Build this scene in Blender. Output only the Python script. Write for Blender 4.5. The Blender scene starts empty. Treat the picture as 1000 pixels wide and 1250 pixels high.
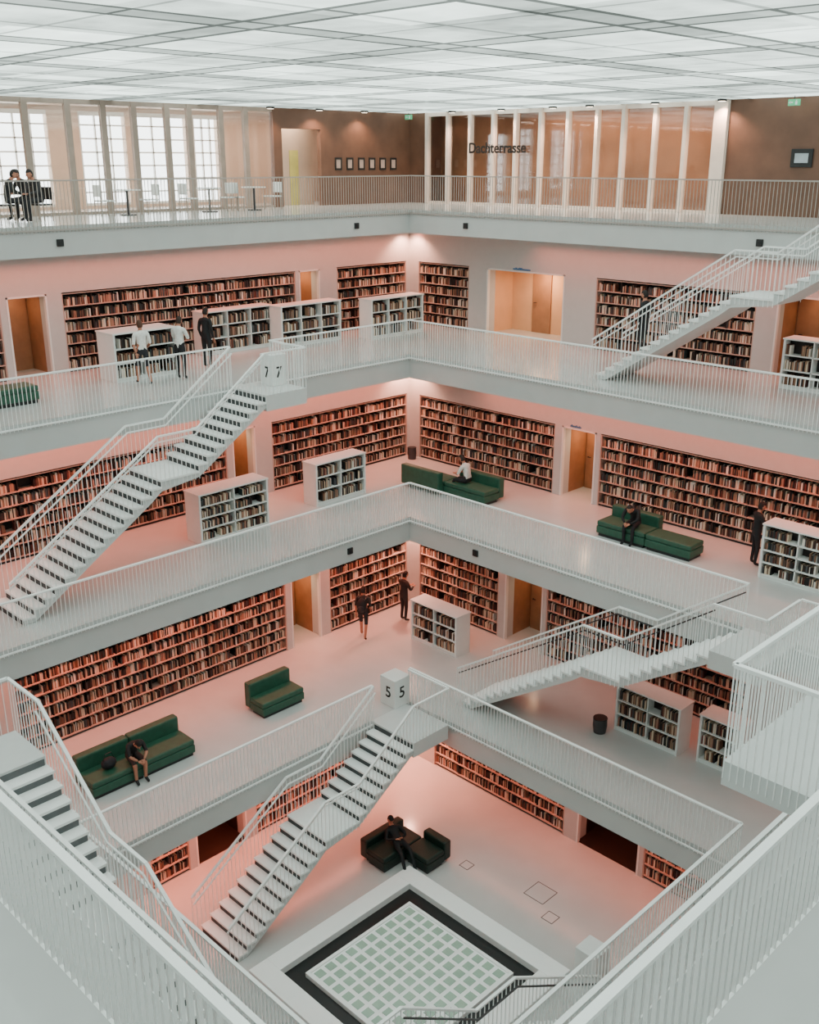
import bpy, bmesh, math, random
from mathutils import Vector, Matrix
random.seed(11)
SC=bpy.context.scene; COL=SC.collection
R2=math.sqrt(2); FP=1248.0; PIT=math.radians(18.97); cp,sp=math.cos(PIT),math.sin(PIT)
CD=17.75
Z=[0,3.3,7.5,11.7,15.9]; CZ=Z[4]+1.55
A=[0,5.15,7.6,10.05,12.6]; NE=[0,4.75,7.6,10.05,13.3]; W=[7.1,10.0,12.4,14.9,17.2]; TH=.75
CEIL=Z[4]+3.26
LV=['bottom floor','lowest gallery','third gallery down','second gallery down','top gallery']
# ---------- surveying helpers: read real positions off known planes
def ray(px,py):
    x=px-500; y=py-625; F=FP*cp-y*sp; dn=FP*sp+y*cp
    return (x-F)/R2,(x+F)/R2,-dn
C0=(CD/R2,-CD/R2,CZ)
def hitz(px,py,z):
    d=ray(px,py); k=(z-CZ)/d[2]; return C0[0]+d[0]*k, C0[1]+d[1]*k
def hitx(px,py,X):
    d=ray(px,py); k=(X-C0[0])/d[0]; return C0[1]+d[1]*k, CZ+d[2]*k
def hity(px,py,Y):
    d=ray(px,py); k=(Y-C0[1])/d[1]; return C0[0]+d[0]*k, CZ+d[2]*k
def wally(px,X,z):
    t=(px-500)/FP; h=CZ-z
    return (X/R2+t*cp*X/R2-t*(CD*cp+h*sp))/(t*cp/R2-1/R2)
def wallx(px,Y,z):
    t=(px-500)/FP; h=CZ-z
    return (Y/R2-t*cp*Y/R2-t*(CD*cp+h*sp))/(-t*cp/R2-1/R2)
def project(x,y,z):
    lat=(x+y)/R2; F=(y-x)/R2+CD; h=CZ-z; d=F*cp+h*sp
    return 500+FP*lat/d, 625+FP*(h*cp-F*sp)/d, d
# ---------- materials
def lin(c):
    return tuple(((v/255)/12.92 if v/255<=.04045 else ((v/255+.055)/1.055)**2.4) for v in c)
MC={}
def mat(name,rgb,rough=.5,var=.05,scale=5,metal=0,emit=0,spec=.5):
    if name in MC: return MC[name]
    m=bpy.data.materials.new(name); m.use_nodes=True; nt=m.node_tree; b=nt.nodes['Principled BSDF']
    c=lin(rgb); tc=nt.nodes.new('ShaderNodeTexCoord'); nz=nt.nodes.new('ShaderNodeTexNoise'); nz.inputs['Scale'].default_value=scale; nz.inputs['Detail'].default_value=3
    cr=nt.nodes.new('ShaderNodeValToRGB'); cr.color_ramp.elements[0].position=.3; cr.color_ramp.elements[1].position=.7
    cr.color_ramp.elements[0].color=[max(0,v*(1-var)) for v in c]+[1]; cr.color_ramp.elements[1].color=[min(1,v*(1+var)) for v in c]+[1]
    nt.links.new(tc.outputs['Object'],nz.inputs['Vector']); nt.links.new(nz.outputs['Fac'],cr.inputs['Fac']); nt.links.new(cr.outputs['Color'],b.inputs['Base Color'])
    b.inputs['Roughness'].default_value=rough; b.inputs['Metallic'].default_value=metal; b.inputs['Specular IOR Level'].default_value=spec
    if emit:
        nt.links.new(cr.outputs['Color'],b.inputs['Emission Color']); b.inputs['Emission Strength'].default_value=emit
    MC[name]=m; return m
WHITE=mat('white_plaster',(194,196,195),.6,.02)
STAIRW=mat('white_stair_concrete',(206,209,208),.55,.02)
FLOORM=mat('white_polished_floor',(194,196,195),.18,.03,1.5)
RAILM=mat('white_powder_coat',(246,248,247),.45,.02)
RAIL_BACKLIT=mat('backlit_white_powder_coat',(168,160,154),.45,.03)  # white rail coat greyed: backlit shade of the top railing put into colour
TREADM=mat('white_tread',(242,244,243),.5,.02)
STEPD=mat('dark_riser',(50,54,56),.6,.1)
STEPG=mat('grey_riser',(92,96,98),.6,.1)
DARK=mat('charcoal',(24,26,28),.5,.1)
SHELFB=mat('bookcase_backing',(28,20,18),.7,.1)
SHELFW=mat('bookcase_board',(184,158,146),.5,.03)
UNITW=mat('white_lacquer',(230,233,231),.4,.02)
CURB=mat('white_stone_curb',(247,248,247),.5,.01)
WOOD=mat('warm_wood',(158,112,80),.5,.12,3)
LWOOD=mat('light_corridor_wall',(222,172,130),.5,.05,2)
SHADEWOOD=mat('shaded_alcove_wood',(44,29,23),.5,.12,3)  # door wood darkened: shade of the unlit bottom-floor alcoves put into colour
BROWN=mat('brown_wall_panel',(104,73,57),.5,.14,2)
WARMP=mat('warm_wood_panel',(156,112,84),.5,.18,1.2)
BEIGE=mat('beige_wall',(206,180,160),.6,.05,2)
MULL=mat('mullion_wood',(160,142,130),.5,.08,4)
FIN=mat('pale_fin',(236,220,208),.5,.04,4)
GREEN=mat('green_leather',(38,82,64),.5,.14,8)
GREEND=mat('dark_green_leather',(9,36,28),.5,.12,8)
BLACK=mat('black_trough',(14,17,18),.35,.1)
GTILE=mat('green_glass_block',(158,184,166),.2,.08,3)
INK=mat('dark_lettering',(8,9,10),.6,.02)
BLUE=mat('blue_lettering',(60,120,170),.5,.02)
PAGE=mat('paper',(206,186,162),.8,.05)
GREY=mat('grey_bin',(58,56,58),.5,.08)
EXITG=mat('exit_green',(80,180,130),.4,.02,5,0,.35)
LAMP=mat('lamp_diffuser',(255,236,210),.4,.01,5,0,9)
POSTER=mat('yellow_poster',(206,196,110),.6,.1,2)
SCRN=mat('screen_picture',(150,160,166),.3,.2,2,0,.2)
def bookmat():
    m=bpy.data.materials.new('book_cloth'); m.use_nodes=True; nt=m.node_tree; b=nt.nodes['Principled BSDF']
    a=nt.nodes.new('ShaderNodeAttribute'); a.attribute_name='Col'
    nt.links.new(a.outputs['Color'],b.inputs['Base Color']); b.inputs['Roughness'].default_value=.65; return m
BOOKM=bookmat()
def glassmat():
    m=bpy.data.materials.new('clear_glass'); m.use_nodes=True; nt=m.node_tree; nt.nodes.clear()
    o=nt.nodes.new('ShaderNodeOutputMaterial'); t=nt.nodes.new('ShaderNodeBsdfTransparent'); g=nt.nodes.new('ShaderNodeBsdfGlossy'); g.inputs['Roughness'].default_value=.04
    t.inputs['Color'].default_value=(.95,.95,.94,1)
    mx=nt.nodes.new('ShaderNodeMixShader'); mx.inputs[0].default_value=.07
    nt.links.new(t.outputs[0],mx.inputs[1]); nt.links.new(g.outputs[0],mx.inputs[2]); nt.links.new(mx.outputs[0],o.inputs[0]); return m
GLASS=glassmat()
CEMIT=3.1
def ceilmat():
    m=bpy.data.materials.new('luminous_glass_ceiling'); m.use_nodes=True; nt=m.node_tree; nt.nodes.clear(); N=nt.nodes.new; L=nt.links.new
    o=N('ShaderNodeOutputMaterial'); e=N('ShaderNodeEmission'); tc=N('ShaderNodeTexCoord'); s=N('ShaderNodeSeparateXYZ'); L(tc.outputs['Object'],s.inputs[0])
    def M(op,a,b=None):
        n=N('ShaderNodeMath'); n.operation=op
        for i,v in enumerate((a,b)):
            if v is None: continue
            if isinstance(v,(int,float)): n.inputs[i].default_value=v
            else: L(v,n.inputs[i])
        return n.outputs[0]
    def line(c,per,off,wd):
        f=M('FRACT',M('ADD',M('DIVIDE',c,per),off+100)); return M('LESS_THAN',f,wd/per)
    x,y=s.outputs['X'],s.outputs['Y']
    PR=3.8
    both=lambda off,wd:M('MAXIMUM',line(x,PR,off,wd),line(y,PR,off,wd))
    band=both(0,.75); edge=M('MAXIMUM',both(0,.13),both(-.62/PR,.13)); mid=M('MAXIMUM',line(x,PR,-2.2/PR,.11),line(y,PR,-2.2/PR,.08))
    cb=N('ShaderNodeCombineXYZ'); L(M('FLOOR',M('DIVIDE',x,PR/2)),cb.inputs[0]); L(M('FLOOR',M('DIVIDE',y,PR/2)),cb.inputs[1])
    wn=N('ShaderNodeTexWhiteNoise'); L(cb.outputs[0],wn.inputs['Vector'])
    nz=N('ShaderNodeTexNoise'); nz.inputs['Scale'].default_value=.22; L(tc.outputs['Object'],nz.inputs['Vector'])
    n2=N('ShaderNodeTexNoise'); n2.inputs['Scale'].default_value=1.6; n2.inputs['Detail'].default_value=4; L(tc.outputs['Object'],n2.inputs['Vector'])
    base=M('ADD',M('ADD',M('ADD',M('MULTIPLY',nz.outputs['Fac'],1.1),M('MULTIPLY',wn.outputs['Value'],.5)),M('MULTIPLY',n2.outputs['Fac'],.6)),-.35)
    dk=M('ADD',M('ADD',M('MULTIPLY',band,.5),M('MULTIPLY',edge,.36)),M('MULTIPLY',mid,.5))
    k=M('MULTIPLY',base,M('SUBTRACT',1.0,M('MINIMUM',dk,.87)))
    L(M('MULTIPLY',k,CEMIT),e.inputs['Strength']); e.inputs['Color'].default_value=(.85,1,.925,1); L(e.outputs[0],o.inputs[0]); return m
CEILM=ceilmat()
# ---------- mesh builder
ORG={}
class MB:
    def __init__(s): s.v=[]; s.f=[]; s.m=[]; s.c=[]
    def poly(s,vs,fs,m=0,c=None):
        n=len(s.v); s.v+=[tuple(p) for p in vs]
        for f in fs: s.f.append(tuple(i+n for i in f)); s.m.append(m); s.c.append(c)
    def box(s,x0,x1,y0,y1,z0,z1,m=0,c=None):
        x0,x1=min(x0,x1),max(x0,x1); y0,y1=min(y0,y1),max(y0,y1)
        s.poly([(x0,y0,z0),(x1,y0,z0),(x1,y1,z0),(x0,y1,z0),(x0,y0,z1),(x1,y0,z1),(x1,y1,z1),(x0,y1,z1)],
               [(3,2,1,0),(4,5,6,7),(0,1,5,4),(1,2,6,5),(2,3,7,6),(3,0,4,7)],m,c)
    def mbox(s,side,w,s0,s1,d0,d1,z0,z1,m=0,c=None):
        if side=='L': s.box(-w-d1,-w-d0,s0,s1,z0,z1,m,c)
        else: s.box(s0,s1,w+d0,w+d1,z0,z1,m,c)
    def beam(s,p,q,wd,ht,m=0):
        p,q=Vector(p),Vector(q); d=(q-p).normalized(); u=Vector((-d.y,d.x,0))
        u=u.normalized() if u.length>1e-6 else Vector((1,0,0)); n=u.cross(d); n=-n if n.z<0 else n
        vs=[]
        for e in (p,q):
            for a,b in ((-1,-1),(1,-1),(1,1),(-1,1)): vs.append(e+u*a*wd/2+n*b*ht/2)
        s.poly(vs,[(3,2,1,0),(4,5,6,7),(0,1,5,4),(1,2,6,5),(2,3,7,6),(3,0,4,7)],m)
    def tube(s,pts,rad,n=8,m=0):
        rings=[]; pts=[Vector(p) for p in pts]
        for i,p in enumerate(pts):
            d=(pts[min(i+1,len(pts)-1)]-pts[max(i-1,0)]).normalized(); u=d.orthogonal().normalized(); v=d.cross(u)
            r=rad[i] if isinstance(rad,(list,tuple)) else rad
            rings.append([p+u*r*math.cos(2*math.pi*k/n)+v*r*math.sin(2*math.pi*k/n) for k in range(n)])
        vs=[p for r in rings for p in r]; fs=[]
        for i in range(len(rings)-1):
            for k in range(n): fs.append((i*n+k,i*n+(k+1)%n,(i+1)*n+(k+1)%n,(i+1)*n+k))
        fs.append(tuple(reversed(range(n)))); fs.append(tuple(range((len(rings)-1)*n,len(rings)*n)))
        s.poly(vs,fs,m)
    def ball(s,c,r,n=10,mtx=None,m=0,keep=None):
        vs=[];fs=[]; nr=n//2+1
        for i in range(nr+1):
            th=math.pi*i/nr
            for k in range(n):
                ph=2*math.pi*k/n; vs.append(Vector((r[0]*math.sin(th)*math.cos(ph),r[1]*math.sin(th)*math.sin(ph),r[2]*math.cos(th))))
        for i in range(nr):
            for k in range(n):
                f=(i*n+k,(i+1)*n+k,(i+1)*n+(k+1)%n,i*n+(k+1)%n)
                if keep is None or keep(sum((vs[j] for j in f),Vector())/4): fs.append(f)
        vs=[(mtx@(v) if mtx else v)+Vector(c) for v in vs]
        s.poly(vs,fs,m)
    def build(s,name,mats,parent=None,org=None,bev=0,smooth=False):
        me=bpy.data.meshes.new(name)
        if parent is not None: o0=ORG[parent.name]
        else: o0=org or (0,0,0)
        me.from_pydata([(v[0]-o0[0],v[1]-o0[1],v[2]-o0[2]) for v in s.v],[],s.f)
        if not isinstance(mats,(list,tuple)): mats=[mats]
        for m in mats: me.materials.append(m)
        me.polygons.foreach_set('material_index',s.m)
        if any(c is not None for c in s.c):
            at=me.color_attributes.new('Col','FLOAT_COLOR','CORNER'); buf=[]
            for f,c in zip(s.f,s.c): buf+= list((c or (.8,.75,.65))+(1,))*len(f)
            at.data.foreach_set('color',buf)
        if smooth: me.polygons.foreach_set('use_smooth',[True]*len(s.f))
        me.update()
        o=bpy.data.objects.new(name,me); COL.objects.link(o)
        if parent is not None: o.parent=parent
        else: o.location=o0
        ORG[o.name]=o0
        if bev:
            b=o.modifiers.new('bevel','BEVEL'); b.width=bev; b.segments=2; b.limit_method='ANGLE'
        return o
def tag(o,label,cat,group=None,kind=None):
    o['label']=label; o['category']=cat
    if group: o['group']=group
    if kind: o['kind']=kind
    return o
def thing(name,label,cat,loc,group=None):
    o=bpy.data.objects.new(name,None); COL.objects.link(o); o.location=loc; o.empty_display_size=.2; ORG[o.name]=tuple(loc)
    return tag(o,label,cat,group)
def area(loc,sx,sy,col,pw,rot=(0,0,0),spread=180):
    l=bpy.data.lights.new('area_light','AREA'); l.shape='RECTANGLE'; l.size=sx; l.size_y=sy; l.color=col; l.energy=pw; l.spread=math.radians(spread)
    o=bpy.data.objects.new('area_light',l); COL.objects.link(o); o.location=loc; o.rotation_euler=rot
def spot(loc,col,pw,ang=100,rot=(0,0,0),r=.08):
    l=bpy.data.lights.new('spot_light','SPOT'); l.color=col; l.energy=pw; l.spot_size=math.radians(ang); l.spot_blend=.6; l.shadow_soft_size=r
    o=bpy.data.objects.new('spot_light',l); COL.objects.link(o); o.location=loc; o.rotation_euler=rot
def textmesh(body,size,m,mtx,name,parent=None,org=None,bold=0):
    cu=bpy.data.curves.new(name,'FONT'); cu.body=body; cu.size=size; cu.extrude=.004; cu.align_x='CENTER'; cu.align_y='CENTER'; cu.offset=bold
    ob=bpy.data.objects.new('tmp',cu); COL.objects.link(ob); bpy.context.view_layer.update()
    me=bpy.data.meshes.new_from_object(ob.evaluated_get(bpy.context.evaluated_depsgraph_get())); bpy.data.objects.remove(ob)
    o0=ORG[parent.name] if parent else (org or (0,0,0))
    me.transform(Matrix.Translation(-Vector(o0))@mtx); me.materials.clear(); me.materials.append(m)
    o=bpy.data.objects.new(name,me); COL.objects.link(o)
    if parent: o.parent=parent
    else: o.location=o0
    ORG[o.name]=o0
    return o
RX=Matrix.Rotation(math.pi/2,4,'X'); RZ=Matrix.Rotation(math.pi/2,4,'Z')
# ================= SETTING
b=MB(); b.box(-8.7,8.7,-8.7,8.7,-.4,0); tag(b.build('floor',FLOORM),'white polished concrete floor at the bottom of the hall','floor',kind='structure')
for i in range(1,5):
    b=MB(); a,n,o=A[i],NE[i],W[i]+1.5
    ol=21.2 if i==4 else o
    z0,z1=Z[i]-TH,Z[i]
    b.box(-ol,-a,-o,ol,z0,z1); b.box(-a,o,a,ol,z0,z1); b.box(n,o,-o,a,z0,z1); b.box(-a,n,-o,-n,z0,z1)
    tag(b.build('floor',FLOORM),'white square gallery slab forming the '+LV[i],'floor',kind='structure')
b=MB(); b.box(-17.3,17.3,-17.3,17.3,CEIL,CEIL+.1); tag(b.build('ceiling',CEILM),'luminous white glass ceiling crossed by a grid of grey bands','ceiling',kind='structure')
b=MB(); b.box(-21.2,-17.3,-17.7,21.2,CEIL-.02,CEIL+.1); b.box(-17.3,17.7,17.3,21.2,CEIL-.02,CEIL+.1)
tag(b.build('ceiling',BEIGE),'opaque ceiling over the rooms behind the top gallery','ceiling',kind='structure')
def wall(side,w,e0,e1,z0,z1,ops,m,label,th=.45,name=None):
    b=MB(); cur=e0
    for s0,s1,zb,zt,k in sorted(ops):
        if s0>cur: b.mbox(side,w,cur,s0,0,th,z0,z1)
        b.mbox(side,w,s0,s1,0,th,zt,z1)
        if zb>z0: b.mbox(side,w,s0,s1,0,th,z0,zb)
        if k=='case': b.mbox(side,w,s0,s1,th-.06,th,z0,zt)
        cur=s1
    if cur<e1: b.mbox(side,w,cur,e1,0,th,z0,z1)
    return tag(b.build(name or ('wall_left' if side=='L' else 'wall_right'),m),label,'wall',kind='structure')
BOOKS=[]
PAL=[((22,19,20),'black',5),((50,34,29),'dark brown',5.5),((72,38,34),'maroon',2),((116,80,62),'tan brown',5),((160,124,100),'light tan',5),((218,198,174),'cream',7),((170,124,106),'dusty pink',3.5),((74,74,77),'grey',3.4),((38,56,58),'dark teal',2.6),((108,48,40),'red',1),((230,222,212),'white',3)]
PW=[p[2] for p in PAL]
def fill(side,w,s0,s1,d0,z,rh,case,row,dens=.93):
    s=s0+.01
    while s<s1-.06:
        if random.random()>dens: s+=random.uniform(.05,.3); continue
        for _ in range(random.randint(4,14)):
            wd=random.choice((.02,.026,.03,.036,.045)); 
            if s+wd>s1-.01: break
            p=random.choices(PAL,PW)[0]; h=min(rh-.05,random.uniform(.62,.9)*(rh-.04)); 
            BOOKS.append((side,w,s,s+wd-.003,d0+random.uniform(0,.03),d0+.2,z,z+h,lin(p[0]),p[1],case,row)); s+=wd
CASES={}
def tallcase(side,w,s0,s1,z,label,short,rows=6,ht=2.22):
    s0,s1=min(s0,s1),max(s0,s1)
    mid=(-w-.2,(s0+s1)/2,z) if side=='L' else ((s0+s1)/2,w+.2,z)
    t=thing('bookcase',label,'bookcase',mid)
    b=MB(); b.mbox(side,w,s0,s1,.34,.37,z,z+ht); b.build('back_panel',SHELFB,t)
    for e in (s0,s1-.035):
        b=MB(); b.mbox(side,w,e,e+.035,.01,.34,z,z+ht); b.build('side_panel',SHELFW,t)
    n=max(1,round((s1-s0)/.95)); pit=(s1-s0)/n
    for k in range(1,n):
        b=MB(); b.mbox(side,w,s0+k*pit-.012,s0+k*pit+.012,.04,.34,z+.08,z+ht); b.build('upright',SHELFB,t)
    rh=(ht-.1)/rows; cid=len(CASES); CASES[cid]=short
    for r in range(rows+1):
        b=MB(); zz=z+.07+r*rh
        b.mbox(side,w,s0+.035,s1-.035,.02,.34,zz,zz+.025); b.build('shelf',SHELFW,t)
    b=MB(); b.mbox(side,w,s0+.035,s1-.035,.06,.34,z,z+.07); b.build('plinth',DARK,t)
    for r in range(rows):
        for k in range(n): fill(side,w,s0+k*pit+(.04 if k==0 else .014),s0+(k+1)*pit-(.04 if k==n-1 else .014),.06,z+.095+r*rh,rh-.025,cid,r)
def lowcase(side,plane,s0,s1,z,label,rows=3,ht=1.3,dep=.62):
    s0,s1=min(s0,s1),max(s0,s1); w=plane
    mid=(-w-dep/2,(s0+s1)/2,z) if side=='L' else ((s0+s1)/2,w+dep/2,z)
    t=thing('low_bookcase',label,'bookcase',mid)
    for e in (s0,s1-.06):
        b=MB(); b.mbox(side,w,e,e+.06,0,dep,z,z+ht); b.build('end_panel',UNITW,t,bev=.006)
    b=MB(); b.mbox(side,w,s0-.02,s1+.02,-.02,dep+.02,z+ht,z+ht+.04); b.build('top_panel',UNITW,t,bev=.006)
    b=MB(); b.mbox(side,w,s0+.06,s1-.06,dep/2-.012,dep/2+.012,z+.06,z+ht); b.build('back_panel',SHELFB,t)
    b=MB(); b.mbox(side,w,s0+.06,s1-.06,.03,dep-.03,z,z+.08); b.build('plinth',UNITW,t)
    n=max(1,round((s1-s0)/.95)); pit=(s1-s0)/n
    for k in range(1,n):
        b=MB(); b.mbox(side,w,s0+k*pit-.015,s0+k*pit+.015,.01,dep-.01,z+.08,z+ht); b.build('upright',UNITW,t)
    rh=(ht-.1)/rows; cid=len(CASES); CASES[cid]=label.split(',')[0].replace('white ','')
    for r in range(rows):
        b=MB(); zz=z+.08+r*rh; b.mbox(side,w,s0+.06,s1-.06,.01,dep-.01,zz,zz+.03); b.build('shelf',UNITW,t)
        for k in range(n): fill(side,w,s0+k*pit+.06,s0+(k+1)*pit-.06,.05,zz+.03,rh-.04,cid,r,.85)
DN=[0]
def door(side,w,s0,s1,z,label,ht=2.25,dep=1.3,glow=14,open_=False):
    DN[0]+=1; b=MB(); wm=LWOOD if open_ else WOOD if glow else SHADEWOOD
    if open_: dep=1.42
    b.mbox(side,w,s0-.06,s0,.45,dep,z,z+ht); b.mbox(side,w,s1,s1+.06,.45,dep,z,z+ht); b.mbox(side,w,s0-.06,s1+.06,dep,dep+.06,z,z+ht); b.mbox(side,w,s0-.06,s1+.06,.45,dep+.06,z+ht,z+ht+.06)
    if not glow: b.mbox(side,w,s0,s1,.05,dep,z,z+.012)  # dark sheet laid over the real floor, painting in the alcove's shade
    d=b.build('door_%d'%DN[0],wm); tag(d,label,'doorway',kind='structure')
    e0,e1=(s0+.05,s1-.05) if not open_ else (s0+.95,s0+1.75)
    b=MB(); b.mbox(side,w,e0,e1,dep-.05,dep,z,z+ht-.12); b.build('door_leaf',WOOD,d,bev=.004)
    b=MB(); hx=e0+.1; b.mbox(side,w,hx,hx+.12,dep-.12,dep-.09,z+1.03,z+1.05); b.mbox(side,w,hx,hx+.02,dep-.12,dep-.05,z+1.03,z+1.05); b.build('door_handle',DARK,d)
    b=MB()
    for e in (s0,s1-.05): b.mbox(side,w,e,e+.05,-.015,.1,z,z+ht)
    b.mbox(side,w,s0,s1,-.015,.1,z+ht-.05,z+ht); b.build('door_frame',UNITW,d)
    sm=(s0+s1)/2; p=(-w-.8,sm,z+ht-.05) if side=='L' else (sm,w+.8,z+ht-.05)
    if glow: area(p,.4,.4,(1,.62,.36) if open_ else (1,.60,.34),glow)
FE={(3,'L'):[('c',-150,5),('d',13,62),('c',80,362),('d',366,391),('c',412,496)],
    (3,'R'):[('c',511,572),('d',594,688),('c',726,920),('d',945,1012)],
    (2,'L'):[('c',-60,278),('d',285,313),('c',333,497)],
    (2,'R'):[('c',512,676),('d',685,726),('c',731,1090)],
    (1,'L'):[('c',22,350),('d',356,392),('c',403,497)],
    (1,'R'):[('c',512,608),('d',616,662),('c',666,915)],
    (0,'L'):[('c',183,230),('d',238,300),('c',312,480)],
    (0,'R'):[('c',530,690),('d',706,782),('c',787,905)]}
SIDE={'L':'left','R':'right'}
GLOW={(3,'L',0):8,(3,'L',1):16,(3,'R',0):60,(3,'R',1):8,(2,'L',0):16,(2,'R',0):22,(1,'L',0):20,(1,'R',0):8,(0,'L',0):0,(0,'R',0):0}
for (lv,sd),fs in FE.items():
    w=W[lv]; z=Z[lv]; ops=[]; nc=sum(1 for f in fs if f[0]=='c'); kc=kd=0
    for f in fs:
        g=(lambda p:wally(p,-w,z+1.1)) if sd=='L' else (lambda p:wallx(p,w,z+1.1))
        s0,s1=sorted((g(f[1]),g(f[2]))); lim=w-.08
        if sd=='L': s1=min(s1,lim)
        else: s0=max(s0,-lim)
        ops.append((s0,s1,z,z+2.25,'case' if f[0]=='c' else 'hole'))
        order=(['leftmost','middle','rightmost'] if nc==3 else ['left','right'])
        if f[0]=='c':
            tallcase(sd,w,s0,s1,z,f'{order[kc]} built-in wall bookcase full of books, {SIDE[sd]} wall of the {LV[lv]}',f'{order[kc]} {SIDE[sd]}-wall bookcase of the {LV[lv]}'); kc+=1
        else:
            op=(lv,sd,kd)==(3,'R',0); gw=GLOW[(lv,sd,kd)]
            door(sd,w,s0,s1,z,f'{"wide" if op else "narrow"} {"warm-lit" if gw else "dark"} doorway between bookcases, {SIDE[sd]} wall of the {LV[lv]}, number {kd+1} from left',glow=gw,open_=op); kd+=1
    e0,e1=(-w-.45,w) if sd=='L' else (-w-.45,w+.45)
    wall(sd,w,e0,e1,z,Z[lv+1]-TH,ops,WHITE,f'white {SIDE[sd]} wall with recessed bookcases on the {LV[lv]}')
for lv in range(5):
    w=W[lv]; z1=CEIL if lv==4 else Z[lv+1]-TH
    b=MB(); b.box(w,w+.4,-w-.4,w,Z[lv],z1); tag(b.build('wall_front',WHITE),f'plain white near right wall of the {LV[lv]}','wall',kind='structure')
    b=MB(); b.box(-w,w,-w-.4,-w,Z[lv],z1); tag(b.build('wall_back',WHITE),f'plain white near left wall of the {LV[lv]}','wall',kind='structure')
# ---------- top gallery walls
z4=Z[4]; w4=W[4]; zm=z4+1.6
gl=lambda p:wally(p,-w4,zm); gr=lambda p:wallx(p,w4,zm)
WN=[0]
def bay(side,s0,s1,z0,z1,label,w,frame,mullion=.1,mx=0,my=0,dep=.14,fwd=0):
    WN[0]+=1; b=MB(); m=mullion
    b.mbox(side,w,s0,s0+m,-fwd,dep,z0,z1); b.mbox(side,w,s0+m,s1,.02,dep-.02,z1-.14,z1); b.mbox(side,w,s0+m,s1,.02,dep-.02,z0,z0+.08)
    f=b.build('window_%d'%WN[0],frame); tag(f,label,'window',kind='structure')
    b=MB(); b.mbox(side,w,s0+m,s1,dep/2-.008,dep/2+.008,z0+.08,z1-.14); b.build('pane',GLASS,f)
    if mx:
        b=MB()
        for k in range(1,mx): x=s0+m+(s1-s0-m)*k/mx; b.mbox(side,w,x-.025,x+.025,.03,.11,z0+.08,z1-.14)
        for k in range(1,my): zz=z0+(z1-z0)*k/my; b.mbox(side,w,s0+m,s1,.03,.11,zz-.025,zz+.025)
        b.build('glazing_bars',frame,f)
LP=[-60,-20,33,85,128,165,205,232,270,300,335]
for k in range(len(LP)-1): bay('L',gl(LP[k]),gl(LP[k+1]),z4,CEIL,f'glazed partition bay {k+1} from left behind the top railing',w4,MULL,.18)
RP=[520,545,572,600,627,657,690,725,757,795,832,870]
for k in range(len(RP)-1): bay('R',gr(RP[k]),gr(RP[k+1]),z4,CEIL,f'glazed partition bay {k+1} right of the far corner, top gallery',w4,FIN,.12,fwd=.06)
wall('L',w4,gl(335),19.0,z4,CEIL,[(gl(345),gl(392),z4,z4+2.6,'hole')],BROWN,'brown panelled wall beside the far corner on the top gallery',th=.2)
wall('R',w4,-w4,gr(520),z4,CEIL,[],BROWN,'narrow brown panel right of the far corner on the top gallery',th=.2)
b=MB(); b.mbox('R',w4,gr(870),gr(886),-.15,.2,z4,CEIL); tag(b.build('trim_1',FIN),'pale column at the right end of the glazed bays','column',kind='structure')
wall('R',w4,gr(886),17.6,z4,CEIL,[],BROWN,'dark brown panelled wall at the right of the top gallery',th=.2)
wb=20.7; gb=lambda p:wally(p,-wb,zm)
wops=[(gb(p0),gb(p1),z4+.1,z4+3.1,'hole') for p0,p1 in ((-45,62),(100,156),(166,230),(238,268))]
wall('L',wb,-17.7,20.7,z4,CEIL,wops,BEIGE,'beige outer wall seen through the left glazing',th=.25)
for k,o in enumerate(wops): bay('L',o[0],o[1],o[2],o[3],f'bright gridded outer window {k+1} from left, behind the top gallery',wb,UNITW,.05,3 if k else 5,7)
b=MB(); b.mbox('R',19.0,-20.7,17.6,0,.2,z4,CEIL); tag(b.build('wall_right',WARMP),'warm tan wall behind the right glazing','wall',kind='structure')
b=MB(); b.box(-20.7,-17.4,-17.7,-17.5,z4,CEIL); tag(b.build('wall_back',BEIGE),'beige end wall of the room behind the left glazing','wall',kind='structure')
b=MB(); b.box(17.4,17.6,17.2,19.2,z4,CEIL); tag(b.build('wall_front',BROWN),'brown end wall of the room behind the right glazing','wall',kind='structure')
pc=gl(374)
b=MB(); b.box(-18.4,-18.3,pc-.6,pc+1.2,z4,CEIL); tag(b.build('wall_left',BEIGE),'pale screen wall behind the lit opening','wall',kind='structure')
b=MB(); b.box(-18.298,-18.27,pc+.1,pc+.5,z4,z4+1.9); tag(b.build('poster',POSTER,org=(-18.298,pc+.3,z4)),'yellow-green poster seen through the lit opening on the top gallery','poster')
area((-17.9,pc,CEIL-.1),.4,1.0,(1,.82,.62),50)
for k,px in enumerate((413,427,441,454,467,480)):
    y,zz=hitx(px,200,-w4); t=thing('picture',f'small dark-framed picture, number {k+1} from left in the row on the brown wall','picture',(-w4,y,zz),'row of small framed pictures on the brown wall')
    b=MB(); 
    for q in ((-.16,-.11),(.11,.16)): b.box(-w4,-w4+.03,y+q[0],y+q[1],zz-.22,zz+.22)
    for q in ((-.22,-.15),(.15,.22)): b.box(-w4,-w4+.03,y-.11,y+.11,zz+q[0],zz+q[1])
    b.build('frame',DARK,t)
    b=MB(); b.box(-w4,-w4+.012,y-.11,y+.11,zz-.15,zz+.15); b.build('print',SHELFW,t)
x,zz=hity(606,181,w4-.08); tag(textmesh('Dachterrasse',.5,INK,Matrix.Translation((x,w4-.066,zz))@RX,'lettering',org=(x,w4-.066,zz),bold=.012),'dark lettering reading Dachterrasse across the pale fins','sign')
x,zz=hity(979,193,w4-.03); t=thing('wall_screen','small dark screen on the brown wall at far right','screen',(x,w4,zz))
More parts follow.
